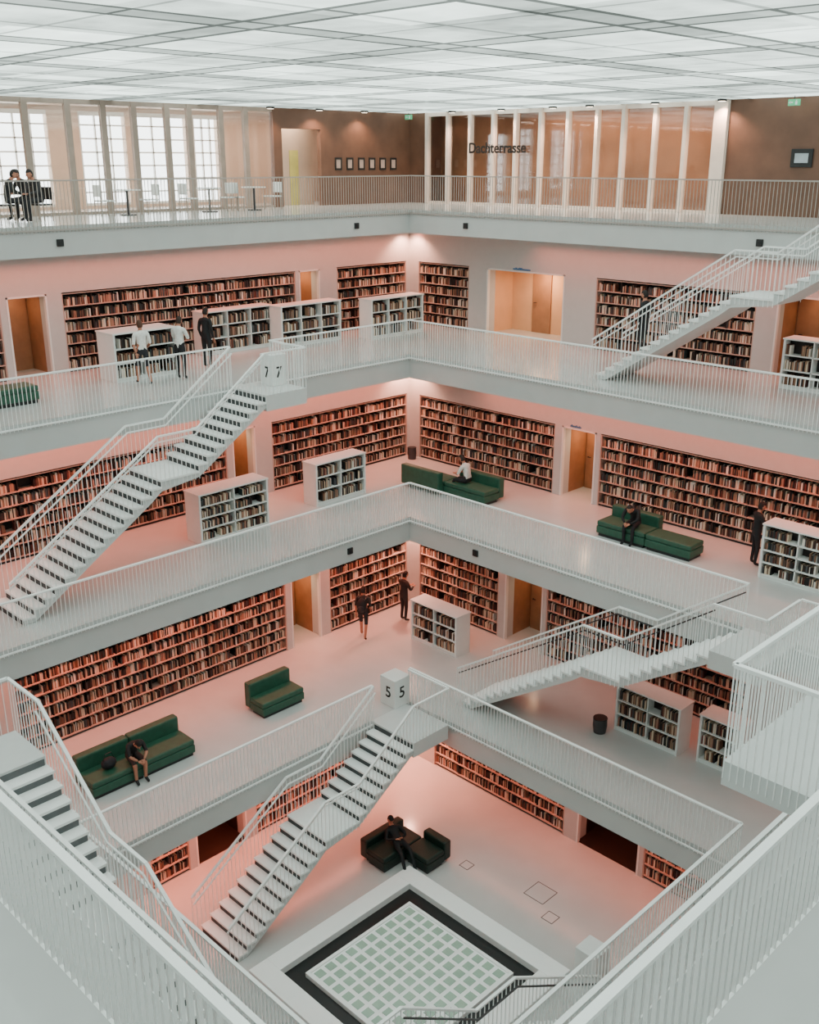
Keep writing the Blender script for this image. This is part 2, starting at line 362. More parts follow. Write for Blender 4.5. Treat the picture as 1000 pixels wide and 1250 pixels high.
b=MB(); b.box(x-.32,x+.32,w4-.06,w4,zz-.25,zz+.25); b.build('casing',DARK,t,bev=.01)
b=MB(); b.box(x-.2,x+.2,w4-.066,w4-.06,zz-.13,zz+.13); b.build('display',SCRN,t)
for px,py,lab in ((970,125,'green exit sign under the ceiling at far right'),(499,143,'small green exit sign under the ceiling at the far corner')):
    x,zz=hity(px,py,w4-.5); t=thing('exit_sign',lab,'sign',(x,w4-.5,zz)); b=MB(); b.box(x-.17,x+.17,w4-.53,w4-.48,zz-.085,zz+.085); b.build('sign_box',EXITG,t)
    b=MB(); b.box(x-.01,x+.01,w4-.51,w4-.5,zz+.085,CEIL); b.build('hanger',DARK,t)
    b=MB(); b.box(x-.12,x-.03,w4-.536,w4-.53,zz-.015,zz+.015); b.poly([(x-.15,w4-.536,zz),(x-.1,w4-.536,zz+.045),(x-.1,w4-.536,zz-.045)],[(0,2,1)]); b.box(x+.04,x+.1,w4-.536,w4-.53,zz-.06,zz+.03); b.box(x+.055,x+.085,w4-.536,w4-.53,zz+.038,zz+.065); b.build('pictogram',UNITW,t)
for side,pxs in (('L',(330,390,445)),('R',(552,612,675,720,800,882))):
    for k,px in enumerate(pxs):
        if side=='L': p=(-w4+.4,wally(px,-w4+.4,CEIL),CEIL)
        else: p=(wallx(px,w4-.4,CEIL),w4-.4,CEIL)
        t=thing('ceiling_light',f'small ceiling downlight, number {k+1} {"left" if side=="L" else "right"} of the far corner above the top gallery','ceiling light',p,'downlights along the top gallery wall')
        b=MB(); b.tube([(p[0],p[1],p[2]-.06),(p[0],p[1],p[2])],.14,14); b.build('housing',DARK,t)
        b=MB(); b.tube([(p[0],p[1],p[2]-.065),(p[0],p[1],p[2]-.06)],.11,14); b.build('diffuser',LAMP,t)
        spot((p[0],p[1],p[2]-.1),(1,.64,.44),260 if side=='R' else 140,130)
# ================= RAILINGS
def bars(b,P,sp_=.1,lo=-.16,hi=1.06,hw=.005,hd=.010):
    for i,(p,q) in enumerate(zip(P,P[1:])):
        p,q=Vector(p),Vector(q); d=q-p; L=Vector((d.x,d.y,0)).length
        if L<.01: continue
        n=max(1,int(L/sp_)); u=Vector((d.x/L,d.y/L,0)); v=Vector((-u.y,u.x,0))
        for k in range(1 if i else 0,n+1):
            c=p+d*(k/n); vs=[]
            for zz in (c.z+lo,c.z+hi):
                for a,e in ((-hw,-hd),(hw,-hd),(hw,hd),(-hw,hd)): vs.append((c.x+u.x*a+v.x*e,c.y+u.y*a+v.y*e,zz))
            b.poly(vs,[(0,1,5,4),(1,2,6,5),(2,3,7,6),(3,0,4,7)])
def gallery_rail(p,q,z,label,wide=False,m=None):
    m=m or RAILM
    p=(p[0],p[1],z); q=(q[0],q[1],z); mid=((p[0]+q[0])/2,(p[1]+q[1])/2,z)
    t=thing('railing',label,'railing',mid,'white bar railings of the galleries')
    up=lambda v,h:(v[0],v[1],v[2]+h)
    b=MB(); b.beam(up(p,1.08),up(q,1.08),.07,.035); b.build('handrail',m,t)
    b=MB(); b.beam(up(p,-.1),up(q,-.1),.03,.04); b.build('base_rail',m,t)
    b=MB(); bars(b,[p,q],hd=.014 if wide else .009,hw=.006 if wide else .005,sp_=.105 if wide else .1); b.build('baluster_panel',m,t)
E=.05
GAP={(3,'left'):(3.2,4.55),(1,'left'):(3.7,5.0),(4,'right'):(3.4,4.6),(2,'right'):(3.1,4.3),(3,'near right'):(-3.95,-2.0),(1,'near right'):(-4.5,-3.36),(2,'near left'):(-4.3,-3.1)}
for i in range(1,5):
    a,n,z=A[i]-E,NE[i]-E,Z[i]
    for e in ('left','right','near right','near left'):
        if i==4 and e.startswith('near'): continue
        if e=='left': f=lambda s:(-a,s); lo,hi=-n,a
        elif e=='right': f=lambda s:(s,a); lo,hi=-a,n
        elif e=='near right': f=lambda s:(n,s); lo,hi=-n,a
        else: f=lambda s:(s,-n); lo,hi=-a,n
        g=GAP.get((i,e)); wd_=e.startswith('near'); m=RAIL_BACKLIT if i==4 else RAILM
        if g:
            for s0,s1,wd in ((lo,g[0],'running past the stair flight'),(g[1],hi,'beyond the stair head')):
                if s1-s0>.15: gallery_rail(f(s0),f(s1),z,f'white bar railing {wd}, {e} edge of the {LV[i]}',wd_,m)
        else: gallery_rail(f(lo),f(hi),z,f'unbroken white bar railing along the {e} edge of the {LV[i]}',wd_,m)
# ================= STAIRS
def stair(top,ds,dw,zt,zb,n1,n2,toplen,label,Wd=1.5,t=.27,ml=1.1,grip=None,rm=None,lth=.42,bsp=.115):
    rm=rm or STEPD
    ds=Vector((ds[0],ds[1],0)); dw=Vector((dw[0],dw[1],0)); T=Vector((top[0],top[1],0))+dw*.1
    P=lambda s,w,z:tuple(T+ds*s+dw*w+Vector((0,0,z)))
    rise=(zt-zb)/(n1+n2); zmid=zt-n1*rise; s1=(n1-1)*t; s2=s1+ml; s3=s2+(n2-1)*t
    root=thing('staircase',label,'staircase',(top[0],top[1],zb))
    def under(s):
        if s<=s1: v=max(zt-(s/t)*rise-rise-.16,zmid-.3)
        elif s<=s2: v=zmid-.3
        else: v=min(zmid-.3,zmid-((s-s2)/t)*rise-rise-.16)
        return max(v,zb)
    FS=[(3,2,1,0),(4,5,6,7),(0,1,5,4),(1,2,6,5),(2,3,7,6),(3,0,4,7)]
    def hexa(b,s0,s1_,w0,w1,zb0,zb1,zt_,m=0):
        b.poly([P(s0,w0,zb0),P(s1_,w0,zb1),P(s1_,w1,zb1),P(s0,w1,zb0),P(s0,w0,zt_),P(s1_,w0,zt_),P(s1_,w1,zt_),P(s0,w1,zt_)],FS,m)
    cols=[]
    for k in range(n1-1): cols.append((k*t,(k+1)*t,zt-(k+1)*rise))
    cols.append((s1,s2,zmid))
    for k in range(n2-1): cols.append((s2+k*t,s2+(k+1)*t,zmid-(k+1)*rise))
    b=MB()
    for c in cols: hexa(b,c[0],c[1],.03,Wd-.03,under(c[0]),under(c[1]),c[2]-.05)
    b.build('stair_body',STAIRW,root)
    for c in cols:
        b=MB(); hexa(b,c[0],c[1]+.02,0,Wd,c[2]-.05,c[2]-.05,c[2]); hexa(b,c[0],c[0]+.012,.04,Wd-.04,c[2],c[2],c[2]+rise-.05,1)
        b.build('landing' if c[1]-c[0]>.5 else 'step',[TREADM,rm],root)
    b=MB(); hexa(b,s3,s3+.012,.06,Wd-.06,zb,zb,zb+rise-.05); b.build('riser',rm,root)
    b=MB(); hexa(b,-toplen,0,-.1,Wd,zt-lth,zt-lth,zt); b.build('landing',STAIRW,root)
    def line(w,head):
        L=[(-toplen,zt)] if head else []
        L+=[(0,zt),(s1,zmid),(s2,zmid),(s3+t*.8,zb)]
        pts=[P(s,w,z) for s,z in L]
        if head: pts=[P(-toplen,0.0,zt)]+pts
        return pts
    for w,head in ((Wd-.01,True),(.01,False)):
        pts=line(w,head)
        b=MB()
        for p,q in zip(pts,pts[1:]): b.beam((p[0],p[1],p[2]+1.08),(q[0],q[1],q[2]+1.08),.06,.04)
        h=b.build('handrail',RAILM,root)
        b=MB(); bars(b,pts,lo=-.2,hd=.009,sp_=bsp); b.build('baluster_panel',RAILM,h)
        ins=-.07 if head else .07; g=line(w+ins,False)
        b=MB()
        for p,q in zip(g,g[1:]): b.beam((p[0],p[1],p[2]+.92),(q[0],q[1],q[2]+.92),.03,.03)
        b.build('grip_rail',grip or RAILM,h)
stair((-A[3],3.2),(0,-1),(1,0),Z[3],Z[2],9,15,1.35,'long white staircase crossing the left side between second and third galleries down')
stair((NE[3],-2.0),(0,1),(-1,0),Z[3],Z[2],9,15,1.95,'white stair head box with railings at the right frame edge',lth=.28,bsp=.075)
stair((3.4,A[4]),(-1,0),(0,-1),Z[4],Z[3],9,15,1.2,'white staircase at upper right climbing to the top gallery')
stair((3.1,A[2]),(-1,0),(0,-1),Z[2],Z[1],9,15,1.2,'white staircase at right rising from lowest to third gallery down',grip=GREY)
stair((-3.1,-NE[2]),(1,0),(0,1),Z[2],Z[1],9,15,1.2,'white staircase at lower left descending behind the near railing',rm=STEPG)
stair((-A[1],3.7),(0,-1),(1,0),Z[1],Z[0],8,11,1.3,'white staircase left of the skylight down to the bottom floor')
stair((NE[1],-3.36),(0,1),(-1,0),Z[1],Z[0],8,11,1.14,'white staircase at bottom right edge beside the floor skylight',grip=GREY)
def block(x,y,z,num,label,s=.56,h=.82,fs=.5,fz=.5,bold=.005):
    t=thing('number_block',label,'sign block',(x,y,z)); b=MB(); b.box(x-s/2,x+s/2,y-s/2,y+s/2,z,z+h); b.build('block',UNITW,t,bev=.012)
    if num:
        textmesh(num,fs,INK,Matrix.Translation((x+.03,y-s/2-.003,z+h*fz))@RX,'numeral',t,bold=bold); textmesh(num,fs,INK,Matrix.Translation((x+s/2+.003,y-.02,z+h*fz))@RZ@RX,'numeral',t,bold=bold)
block(-9.45,4.24,Z[3],'7','white block numbered 7 at the head of the long left stair',.5,.84,.42,.42,.005)
block(-5.42,4.86,Z[1],'5','white block numbered 5 at the head of lowest stair',.58,.84,.46)
block(2.4,3.4,Z[0],'','white plain-topped block at the foot of the bottom right stair')
# ================= SKYLIGHT
cx,cy=-.47,.47
t=thing('floor_skylight','square gridded glass skylight in the bottom floor with black surround','skylight',(cx,cy,0))
def frame(b,o,i,z0,z1,m=0):
    b.box(cx-o,cx+o,cy+i,cy+o,z0,z1,m); b.box(cx-o,cx+o,cy-o,cy-i,z0,z1,m); b.box(cx-o,cx-i,cy-i,cy+i,z0,z1,m); b.box(cx+i,cx+o,cy-i,cy+i,z0,z1,m)
b=MB(); frame(b,2.56,2.06,0,.22); b.build('curb',CURB,t,bev=.01)
b=MB(); frame(b,2.06,1.68,0,.05); b.build('trough',BLACK,t)
b=MB(); frame(b,1.66,1.58,0,.14); b.box(cx-1.58,cx+1.58,cy-1.58,cy+1.58,0,.11)
N=10; pt=3.16/N
for i in range(N):
    for j in range(N):
        x0=cx-1.58+i*pt; y0=cy-1.58+j*pt; b.box(x0+.055,x0+pt-.055,y0+.055,y0+pt-.055,.11,.125,1)
b.build('glass_grid',[CURB,GTILE],t)
for k,(px,py,lv,s) in enumerate(((660,1090,0,.3),(672,1120,0,.16),(570,1056,0,.14))):
    x,y=hitz(px,py,Z[lv]); t=thing('floor_hatch',['larger square floor hatch right of the skylight','small floor box below the larger hatch','small floor box right of the dark sofa'][k],'floor hatch',(x,y,Z[lv]))
    b=MB()
    for q in (-1,1): b.box(x+q*s-.007,x+q*s+.007,y-s,y+s,Z[lv],Z[lv]+.006); b.box(x-s,x+s,y+q*s-.007,y+q*s+.007,Z[lv],Z[lv]+.006)
    b.build('hatch_edge',GREY,t); b=MB(); b.box(x-s+.012,x+s-.012,y-s+.012,y+s-.012,Z[lv],Z[lv]+.004); b.build('hatch_lid',FLOORM,t)
# ================= LOW BOOKCASES (front-foot pixels)
def unit(side,lv,pa,pb,label,rows=3,ht=1.3,dep=.62):
    a=hitz(*pa,Z[lv]); c=hitz(*pb,Z[lv])
    if side=='L': lowcase('L',-(a[0]+c[0])/2,a[1],c[1],Z[lv],label,rows,ht,dep)
    else: lowcase('R',(a[1]+c[1])/2,a[0],c[0],Z[lv],label,rows,ht,dep)
unit('L',3,(150,470),(212,454),'white low bookcase beside the two standing people, second gallery down',dep=.9)
unit('L',3,(262,437),(325,420),'white low bookcase with dark figure at its left end, second gallery down')
unit('L',3,(352,427),(410,413),'white low bookcase above the block numbered 7, second gallery down')
unit('L',3,(460,416),(511,404),'white low bookcase nearest the far corner, second gallery down')
unit('L',2,(248,667),(328,641),'white low bookcase nearest the long stair, third gallery down',4,1.4,.7)
unit('L',2,(386,619),(448,602),'white low bookcase left of the green sofa, third gallery down')
unit('R',2,(925,704),(1012,730),'white low bookcase beside the dark reader, third gallery down right',4,1.4)
unit('R',1,(498,781),(560,802),'white low bookcase near the far corner, lowest gallery')
unit('R',1,(745,893),(830,921),'wide white low bookcase behind railing, lowest gallery right',3)
unit('R',1,(848,930),(898,949),'narrow white low bookcase at right end, lowest gallery right',3)
unit('R',3,(955,472),(1020,487),'white low bookcase at right edge, second gallery down')
# ================= SOFAS
def sofa(label,z,seats,backs,cat='sofa',g=None,bh=.82):
    g=g or GREEN
    x=sum((s[0]+s[1])/2 for s in seats)/len(seats); y=sum((s[2]+s[3])/2 for s in seats)/len(seats)
    t=thing('sofa',label,cat,(x,y,z))
    for s in seats:
        b=MB(); b.box(s[0]+.05,s[1]-.05,s[2]+.05,s[3]-.05,z,z+.09); b.build('plinth',DARK,t)
        b=MB(); b.box(s[0],s[1],s[2],s[3],z+.09,z+.3); b.build('seat_base',g,t,bev=.02)
        b=MB(); b.box(s[0]+.004,s[1]-.004,s[2]+.004,s[3]-.004,z+.305,z+.45); b.build('seat_cushion',g,t,bev=.04)
    for s in backs:
        b=MB(); b.box(s[0],s[1],s[2],s[3],z+.09,z+bh); b.build('backrest',g,t,bev=.045)
sofa('green two-seat sofa with backrest beside the stair, lowest gallery',Z[1],[(-7.8,-7.2,1.7,3.1)],[(-8.05,-7.8,1.7,3.1)])
sofa('long green sofa with seated reader, lowest gallery left',Z[1],[(-7.75,-7.05,-3.35,-1.97),(-7.75,-7.05,-1.95,-.55)],[(-8.0,-7.75,-3.35,-1.97),(-8.0,-7.75,-1.95,-.55)])
sofa('green S-shaped sofa near the far corner, third gallery down',Z[2],[(-10.0,-8.35,9.85,10.55),(-8.33,-6.65,9.85,10.55)],[(-10.0,-8.35,9.6,9.85),(-8.33,-6.65,10.55,10.8)],bh=.74)
sofa('green bench sofa with dark seated figure, third gallery down right',Z[2],[(-2.8,-1.25,10.2,10.9),(-1.23,.15,10.2,10.9)],[(-2.8,-1.25,10.9,11.15)],bh=.74)
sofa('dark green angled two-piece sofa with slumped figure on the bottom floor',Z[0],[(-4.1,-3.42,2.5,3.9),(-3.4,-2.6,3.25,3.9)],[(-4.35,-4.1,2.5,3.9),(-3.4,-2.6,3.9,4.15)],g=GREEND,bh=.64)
sofa('green backless bench at left edge of the second gallery down',Z[3],[(-12.5,-11.8,-3.6,-1.3)],[],'bench')
for px,py,lv,lab,r in ((503,560,2,'dark waste bin in the far corner, third gallery down',.16),(732,893,1,'dark grey waste bin on the lowest gallery floor',.19)):
    x,y=hitz(px,py,Z[lv]); t=thing('waste_bin',lab,'waste bin',(x,y,Z[lv])); z=Z[lv]
    b=MB(); b.tube([(x,y,z),(x,y,z+.2),(x,y,z+.4)],[r*.85,r,r*.95],18); b.build('bin_body',GREY,t,smooth=False)
    b=MB(); b.tube([(x,y,z+.4),(x,y,z+.42)],[r,r*.98],18); b.build('rim',DARK,t)
for k,(px,lv,sd) in enumerate(((435,4,'L'),(73,4,'L'),(569,4,'R'),(928,4,'R'),(427,2,'L'),(581,2,'R'))):
    z=Z[lv]-.42; a=A[lv]
    b=MB()
    if sd=='L': y=wally(px,-a,z); x=-a; b.box(x,x+.05,y-.09,y+.09,z-.09,z+.09); b.box(x+.05,x+.065,y-.05,y+.05,z-.05,z+.05)
    else: x=wallx(px,a,z); y=a; b.box(x-.09,x+.09,y-.05,y,z-.09,z+.09); b.box(x-.05,x+.05,y-.065,y-.05,z-.05,z+.05)
    side='left' if sd=='L' else 'right'
    lab=f'small black square fitting on the {side} slab edge, {LV[lv]}'
    if lv==4: lab+=(', near far corner' if px in (435,569) else ', toward frame edge')
    tag(b.build('slab_fitting',DARK,org=(x,y,z),bev=.008),lab,'fitting')
for px,py,lv,ln in ((637,329,3,.75),(703,521,2,.4)):
    x,zz=hity(px,py,W[lv]-.01); b=MB(); s=x-ln/2; rr=random.Random(px)
    while s<x+ln/2: wd=rr.uniform(.02,.05); hh=rr.choice((.05,.05,.08)); b.box(s,s+wd,W[lv]-.012,W[lv]-.002,zz-.03,zz-.03+hh); s+=wd+.012
    tag(b.build('door_sign',BLUE,org=(x,W[lv],zz)),f'small blue lettering above the doorway, right wall of the {LV[lv]}','sign')
# ================= PEOPLE
STAND=dict(pelvis=(0,0,.95),spine=(0,.01,1.14),chest=(0,0,1.33),neck=(0,.01,1.47),head=(0,.03,1.6),
 sL=(-.18,0,1.4),eL=(-.23,-.03,1.12),wL=(-.22,.07,.88),sR=(.18,0,1.4),eR=(.23,-.03,1.12),wR=(.22,.07,.88),
 hL=(-.09,0,.9),kL=(-.1,.03,.5),aL=(-.1,-.01,.09),tL=(-.12,.14,.04),hR=(.09,0,.9),kR=(.1,.03,.5),aR=(.1,-.01,.09),tR=(.12,.14,.04))
def pose(**k): d=dict(STAND); d.update(k); return d
READ=pose(eL=(-.23,.1,1.13),wL=(-.1,.32,1.16),eR=(.23,.1,1.13),wR=(.1,.32,1.16),head=(0,.06,1.59))
WALK=pose(kL=(-.1,.16,.52),aL=(-.1,.18,.1),tL=(-.11,.33,.06),kR=(.1,-.04,.5),aR=(.1,-.24,.13),tR=(.11,-.12,.04),wL=(-.2,-.1,.9),wR=(.2,.22,.95))
SIT=pose(pelvis=(0,0,.57),spine=(0,.04,.76),chest=(0,.1,.95),neck=(0,.17,1.08),head=(0,.24,1.19),sL=(-.18,.11,1.01),eL=(-.24,.22,.76),wL=(-.1,.42,.72),sR=(.18,.11,1.01),eR=(.24,.22,.76),wR=(.1,.42,.72),
 hL=(-.1,.03,.55),kL=(-.13,.46,.53),aL=(-.12,.44,.09),tL=(-.13,.6,.04),hR=(.1,.03,.55),kR=(.13,.46,.53),aR=(.12,.44,.09),tR=(.13,.6,.04))
BENT=dict(SIT); BENT.update(chest=(0,.2,.9),neck=(0,.33,.98),head=(0,.44,1.02),sL=(-.18,.24,.97),sR=(.18,.24,.97),eL=(-.22,.4,.75),eR=(.22,.4,.75),wL=(-.08,.55,.66),wR=(.08,.55,.66))
LOUNGE=dict(SIT); LOUNGE.update(pelvis=(0,.2,.55),spine=(0,.03,.6),chest=(0,-.14,.68),neck=(0,-.27,.78),head=(0,-.3,.92),sL=(-.18,-.15,.76),sR=(.18,-.15,.76),eL=(-.28,.04,.6),eR=(.28,.04,.6),wL=(-.1,.22,.68),wR=(.1,.22,.68),hL=(-.1,.23,.55),hR=(.1,.23,.55),kL=(-.13,.64,.58),aL=(-.12,1.0,.12),tL=(-.13,1.1,.17),kR=(.13,.66,.52),aR=(.14,.94,.1),tR=(.15,1.08,.05))
EDG=[('pelvis','spine','top'),('spine','chest','top'),('chest','neck','top'),('neck','head','skin'),
 ('chest','sL','top'),('sL','eL','slv'),('eL','wL','arm'),('chest','sR','top'),('sR','eR','slv'),('eR','wR','arm'),
 ('pelvis','hL','leg'),('hL','kL','leg'),('kL','aL','shin'),('aL','tL','shoe'),('pelvis','hR','leg'),('hR','kR','leg'),('kR','aR','shin'),('aR','tR','shoe')]
RAD=dict(pelvis=.135,spine=.12,chest=.13,neck=.055,head=.06,s=.068,e=.045,w=.03,h=.092,k=.06,a=.042,t=.036)
SKIN=mat('skin',(180,120,96),.55,.04); EYE=mat('eye_dark',(30,24,22),.4,.02); LIP=mat('lip',(150,84,76),.5,.02)
def cm(rgb): return mat('cloth_%d_%d_%d'%rgb,rgb,.8,.12,14)
def person(x,y,z,yaw,P,top,pants,label,shoes=(30,28,30),sleeve='short',shorts=False,hair=(30,22,20),scale=1.0,headpitch=-.25):
    keys=list(P); idx={k:i for i,k in enumerate(keys)}
    me=bpy.data.meshes.new('sk'); me.from_pydata([P[k] for k in keys],[(idx[a],idx[c]) for a,c,_ in EDG],[])
    ob=bpy.data.objects.new('sk',me); COL.objects.link(ob)
    sk=ob.modifiers.new('s','SKIN'); sk.use_smooth_shade=True; sv=me.skin_vertices[0].data
    for k in keys:
        r=RAD.get(k) or RAD[k[0]]; sv[idx[k]].radius=(r,r*(.85 if k in('chest','spine') else 1)); sv[idx[k]].use_root=(k=='pelvis')
    sub=ob.modifiers.new('u','SUBSURF'); sub.levels=1; sub.render_levels=1
    bpy.context.view_layer.update()
    ev=bpy.data.meshes.new_from_object(ob.evaluated_get(bpy.context.evaluated_depsgraph_get())); bpy.data.objects.remove(ob)
    def mi(tagname):
        return {'top':1,'slv':1,'arm':1 if sleeve=='long' else 0,'leg':2,'shin':0 if shorts else 2,'shoe':3,'skin':0}[tagname]
    segs=[(Vector(P[a]),Vector(P[c]),mi(t_)) for a,c,t_ in EDG]
    mb=MB(); mb.v+=[tuple(v.co) for v in ev.vertices]
    for p in ev.polygons:
        c=p.center; best=9;bm=0
        for a,q,m in segs:
            d=q-a; tt=max(0,min(1,(c-a).dot(d)/d.length_squared)); dd=(c-(a+d*tt)).length
            if dd<best: best=dd;bm=m
        mb.f.append(tuple(p.vertices)); mb.m.append(bm); mb.c.append(None)
    bpy.data.meshes.remove(ev)
    H=Vector(P['head'])+Vector((0,.012,.02)); HR=Matrix.Rotation(headpitch,3,'X')
    hp=lambda v:H+HR@Vector(v)
    mb.ball(H,(.074,.094,.118),14,HR,0)
    mb.tube([hp((0,.088,.012)),hp((0,.112,-.022)),hp((0,.09,-.03))],[.008,.016,.012],6,0)
    for q in (-1,1):
        mb.ball(hp((q*.03,.084,.008)),(.012,.008,.008),6,HR,4); mb.ball(hp((q*.075,-.005,-.01)),(.012,.022,.032),6,HR,0)
    mb.ball(hp((0,.083,-.055)),(.024,.01,.008),6,HR,5)
    for q,wk,ek in ((-1,'wL','eL'),(1,'wR','eR')):
        wv=Vector(P[wk]); f=(wv-Vector(P[ek])).normalized(); u=Vector((-q,0,0)); u=(u-f*u.dot(f)).normalized(); n=f.cross(u).normalized()
        c=wv+f*.05
        Mx=Matrix((u,f,n)).transposed(); mb.ball(c,(.038,.052,.016),8,Mx,0)
        for j,(o,l) in enumerate(((-.028,.06),(-.009,.072),(.01,.068),(.028,.052))):
            a=wv+f*.085+u*o; mb.tube([a,a+f*l*.55-n*.006,a+f*l-n*.025],[.009,.0085,.006],5,0)
        a=wv+f*.03+u*.034; mb.tube([a,a+u*.022+f*.025,a+u*.026+f*.055-n*.01],[.011,.01,.007],5,0)
    M4=Matrix.Translation((x,y,z))@Matrix.Rotation(yaw,4,'Z')@Matrix.Scale(scale,4)
    root=thing('person',label,'person',(x,y,z))
    mb.v=[tuple(M4@Vector(v)) for v in mb.v]
    mb.build('body',[SKIN,cm(top),cm(pants),cm(shoes),EYE,LIP],root,smooth=True)
    hb=MB(); hb.ball((0,0,0),(.083,.104,.126),14,None,0,keep=lambda c:(c.z>.045 or c.y<-.01) and c.z>-.085)
    hb.v=[tuple(M4@(H+HR@(Vector(v)+Vector((0,-.006,.006))))) for v in hb.v]; hb.build('hair',cm(hair),root,smooth=True)
    return M4
def yawto(dx,dy): return math.atan2(-dx,dy)
def at(px,py,lv): return hitz(px,py,Z[lv])
DK=(22,23,26); DK2=(23,23,28)
p=at(177,470,3); person(*p,Z[3],yawto(-1,.2),WALK,(232,230,226),(34,34,40),'person in white top and dark shorts standing by the low bookcase',shorts=True,hair=(80,50,36))
p=at(222,463,3); person(*p,Z[3],yawto(-.5,1),READ,(226,226,222),DK2,'person in white top and dark trousers facing the wall bookcase',hair=(50,36,30))
p=at(254,449,3); person(*p,Z[3],yawto(-.3,1),STAND,DK,DK2,'person in dark clothes standing at the end of a low bookcase, second gallery down',sleeve='long')
rise=4.2/24; person(-2.72,11.75,Z[4]-20*rise,yawto(-1,0),STAND,DK,DK2,'person in dark clothes walking down the upper right stair',sleeve='long')
person(-7.65,10.22,Z[2],yawto(-1,-.1),SIT,(226,222,216),(34,34,38),'person in white top sitting on the S-shaped green sofa',hair=(46,32,26))
person(-1.8,10.6,Z[2],yawto(.15,-1),BENT,DK,DK2,'person in black bending over a book on the green bench sofa',sleeve='long')
p=at(919,690,2); person(*p,Z[2],yawto(.8,1),READ,DK,DK2,'person in dark clothes standing and reading beside the right low bookcase',sleeve='long')
p=at(444,779,1); PB=p; person(*p,Z[1],yawto(-.7,1),WALK,(44,42,42),(32,34,40),'person with dark backpack walking toward the far corner bookcase',shorts=True)
p=at(493,758,1); person(*p,Z[1],yawto(.1,1),READ,(38,34,36),(38,34,36),'person in dark clothes browsing books at the far corner',sleeve='long')
person(-7.42,-2.1,Z[1],yawto(1,-.1),BENT,(28,26,28),(42,36,36),'person in dark top and shorts hunched over on the long green sofa',shorts=True,hair=(26,20,19),headpitch=-.7)
person(-3.78,3.25,Z[0],yawto(1,-.35),LOUNGE,(18,19,22),(18,19,22),'person in dark clothes lounging on the angled bottom-floor sofa',sleeve='long',headpitch=-.5)
# backpack & bag
x,y=PB; d=Vector((-.7,1,0)).normalized(); bc=Vector((x,y,Z[1]+1.2))-d*.2
t=thing('backpack','dark backpack worn by the walking person, lowest gallery','backpack',tuple(bc-Vector((0,0,.22))))
u=Vector((d.y,-d.x,0)); rot=Matrix((u,d,Vector((0,0,1)))).transposed()
b=MB(); b.ball(bc,(.16,.1,.25),14,rot); b.build('bag',cm((26,26,30)),t,smooth=True)
b=MB(); b.ball(bc-d*.08+Vector((0,0,-.08)),(.11,.05,.12),10,rot); b.build('pocket',cm((40,40,44)),t,smooth=True)
for q in (-1,1):
    b=MB(); c=bc+u*q*.11; b.tube([c+Vector((0,0,.2))+d*.05,c+d*.2+Vector((0,0,.23)),c+d*.33+Vector((0,0,.1)),c+d*.2+Vector((0,0,-.12)),c+d*.05+Vector((0,0,-.18))],.014,6); b.build('strap',DARK,t)
bc=Vector((-7.4,-2.72,Z[1]+.6)); t=thing('shoulder_bag','dark soft bag lying on the long green sofa','bag',(bc.x,bc.y,Z[1]+.45))
b=MB(); b.ball(bc,(.13,.2,.15),12); b.build('bag_body',cm((30,28,33)),t,smooth=True)
b=MB(); b.tube([bc+Vector((0,-.15,.08)),bc+Vector((0,-.08,.26)),bc+Vector((0,.08,.26)),bc+Vector((0,.15,.08))],.012,6); b.build('handle',DARK,t)
# cafe furniture behind the top left railing
def chair(x,y,z,rz,label,m=None):
    m=m or UNITW
    t=thing('cafe_chair',label,'chair',(x,y,z)); c,s=math.cos(rz),math.sin(rz)
    T=lambda v:(x+v[0]*c-v[1]*s,y+v[0]*s+v[1]*c,z+v[2])
    def pb(n,a,m):
        b=MB(); b.box(*a); b.v=[T(v) for v in b.v]; b.build(n,m,t,bev=.01)
    pb('seat',(-.22,.22,-.22,.22,.41,.45),m); pb('backrest',(-.22,.22,-.24,-.21,.55,.88),m)
    for q in (-.2,.17):
        pb('leg',(q,q+.03,-.24,-.21,0,.88),MULL); pb('leg',(q,q+.03,.17,.2,0,.41),MULL)
def table(x,y,z,label):
    t=thing('cafe_table',label,'table',(x,y,z),'round white tables behind the left railing')
    b=MB(); b.tube([(x,y,z+.71),(x,y,z+.74)],.4,24); b.build('tabletop',UNITW,t)
    b=MB(); b.tube([(x,y,z+.03),(x,y,z+.71)],.035,10); b.build('pedestal',GREY,t)
    b=MB(); b.tube([(x,y,z),(x,y,z+.03)],.25,20); b.build('base',GREY,t)
for k,px in enumerate((155,255,310)):
    x=-15.9; y=wally(px,x,z4+.6); n=['left','middle','right'][k]
    table(x,y,z4,f'{n} round white cafe table behind the top left railing')
    chair(x,y-.75,z4,0,f'pale chair on the left side of the {n} cafe table')
    chair(x,y+.75,z4,math.pi,f'pale chair on the right side of the {n} cafe table')
for k,(px,X,dx,dy,lab) in enumerate(((6,-15.0,.6,1,'person in dark clothes seated at the left frame edge, top gallery'),(30,-15.5,.3,-1,'dark-haired person in black seated second from left, top gallery'),(47,-14.8,.2,-1,'person in dark grey seated third from left, top gallery'))):
    y=wally(px,X,z4+.9); yw=yawto(dx,dy)
    chair(X,y,z4,yw,f'dark chair under the {["leftmost","second","third"][k]} seated person, top gallery',DARK)
    person(X,y,z4,yw,SIT,(DK,(20,20,23),(40,39,42))[k],DK2,lab,sleeve='long')
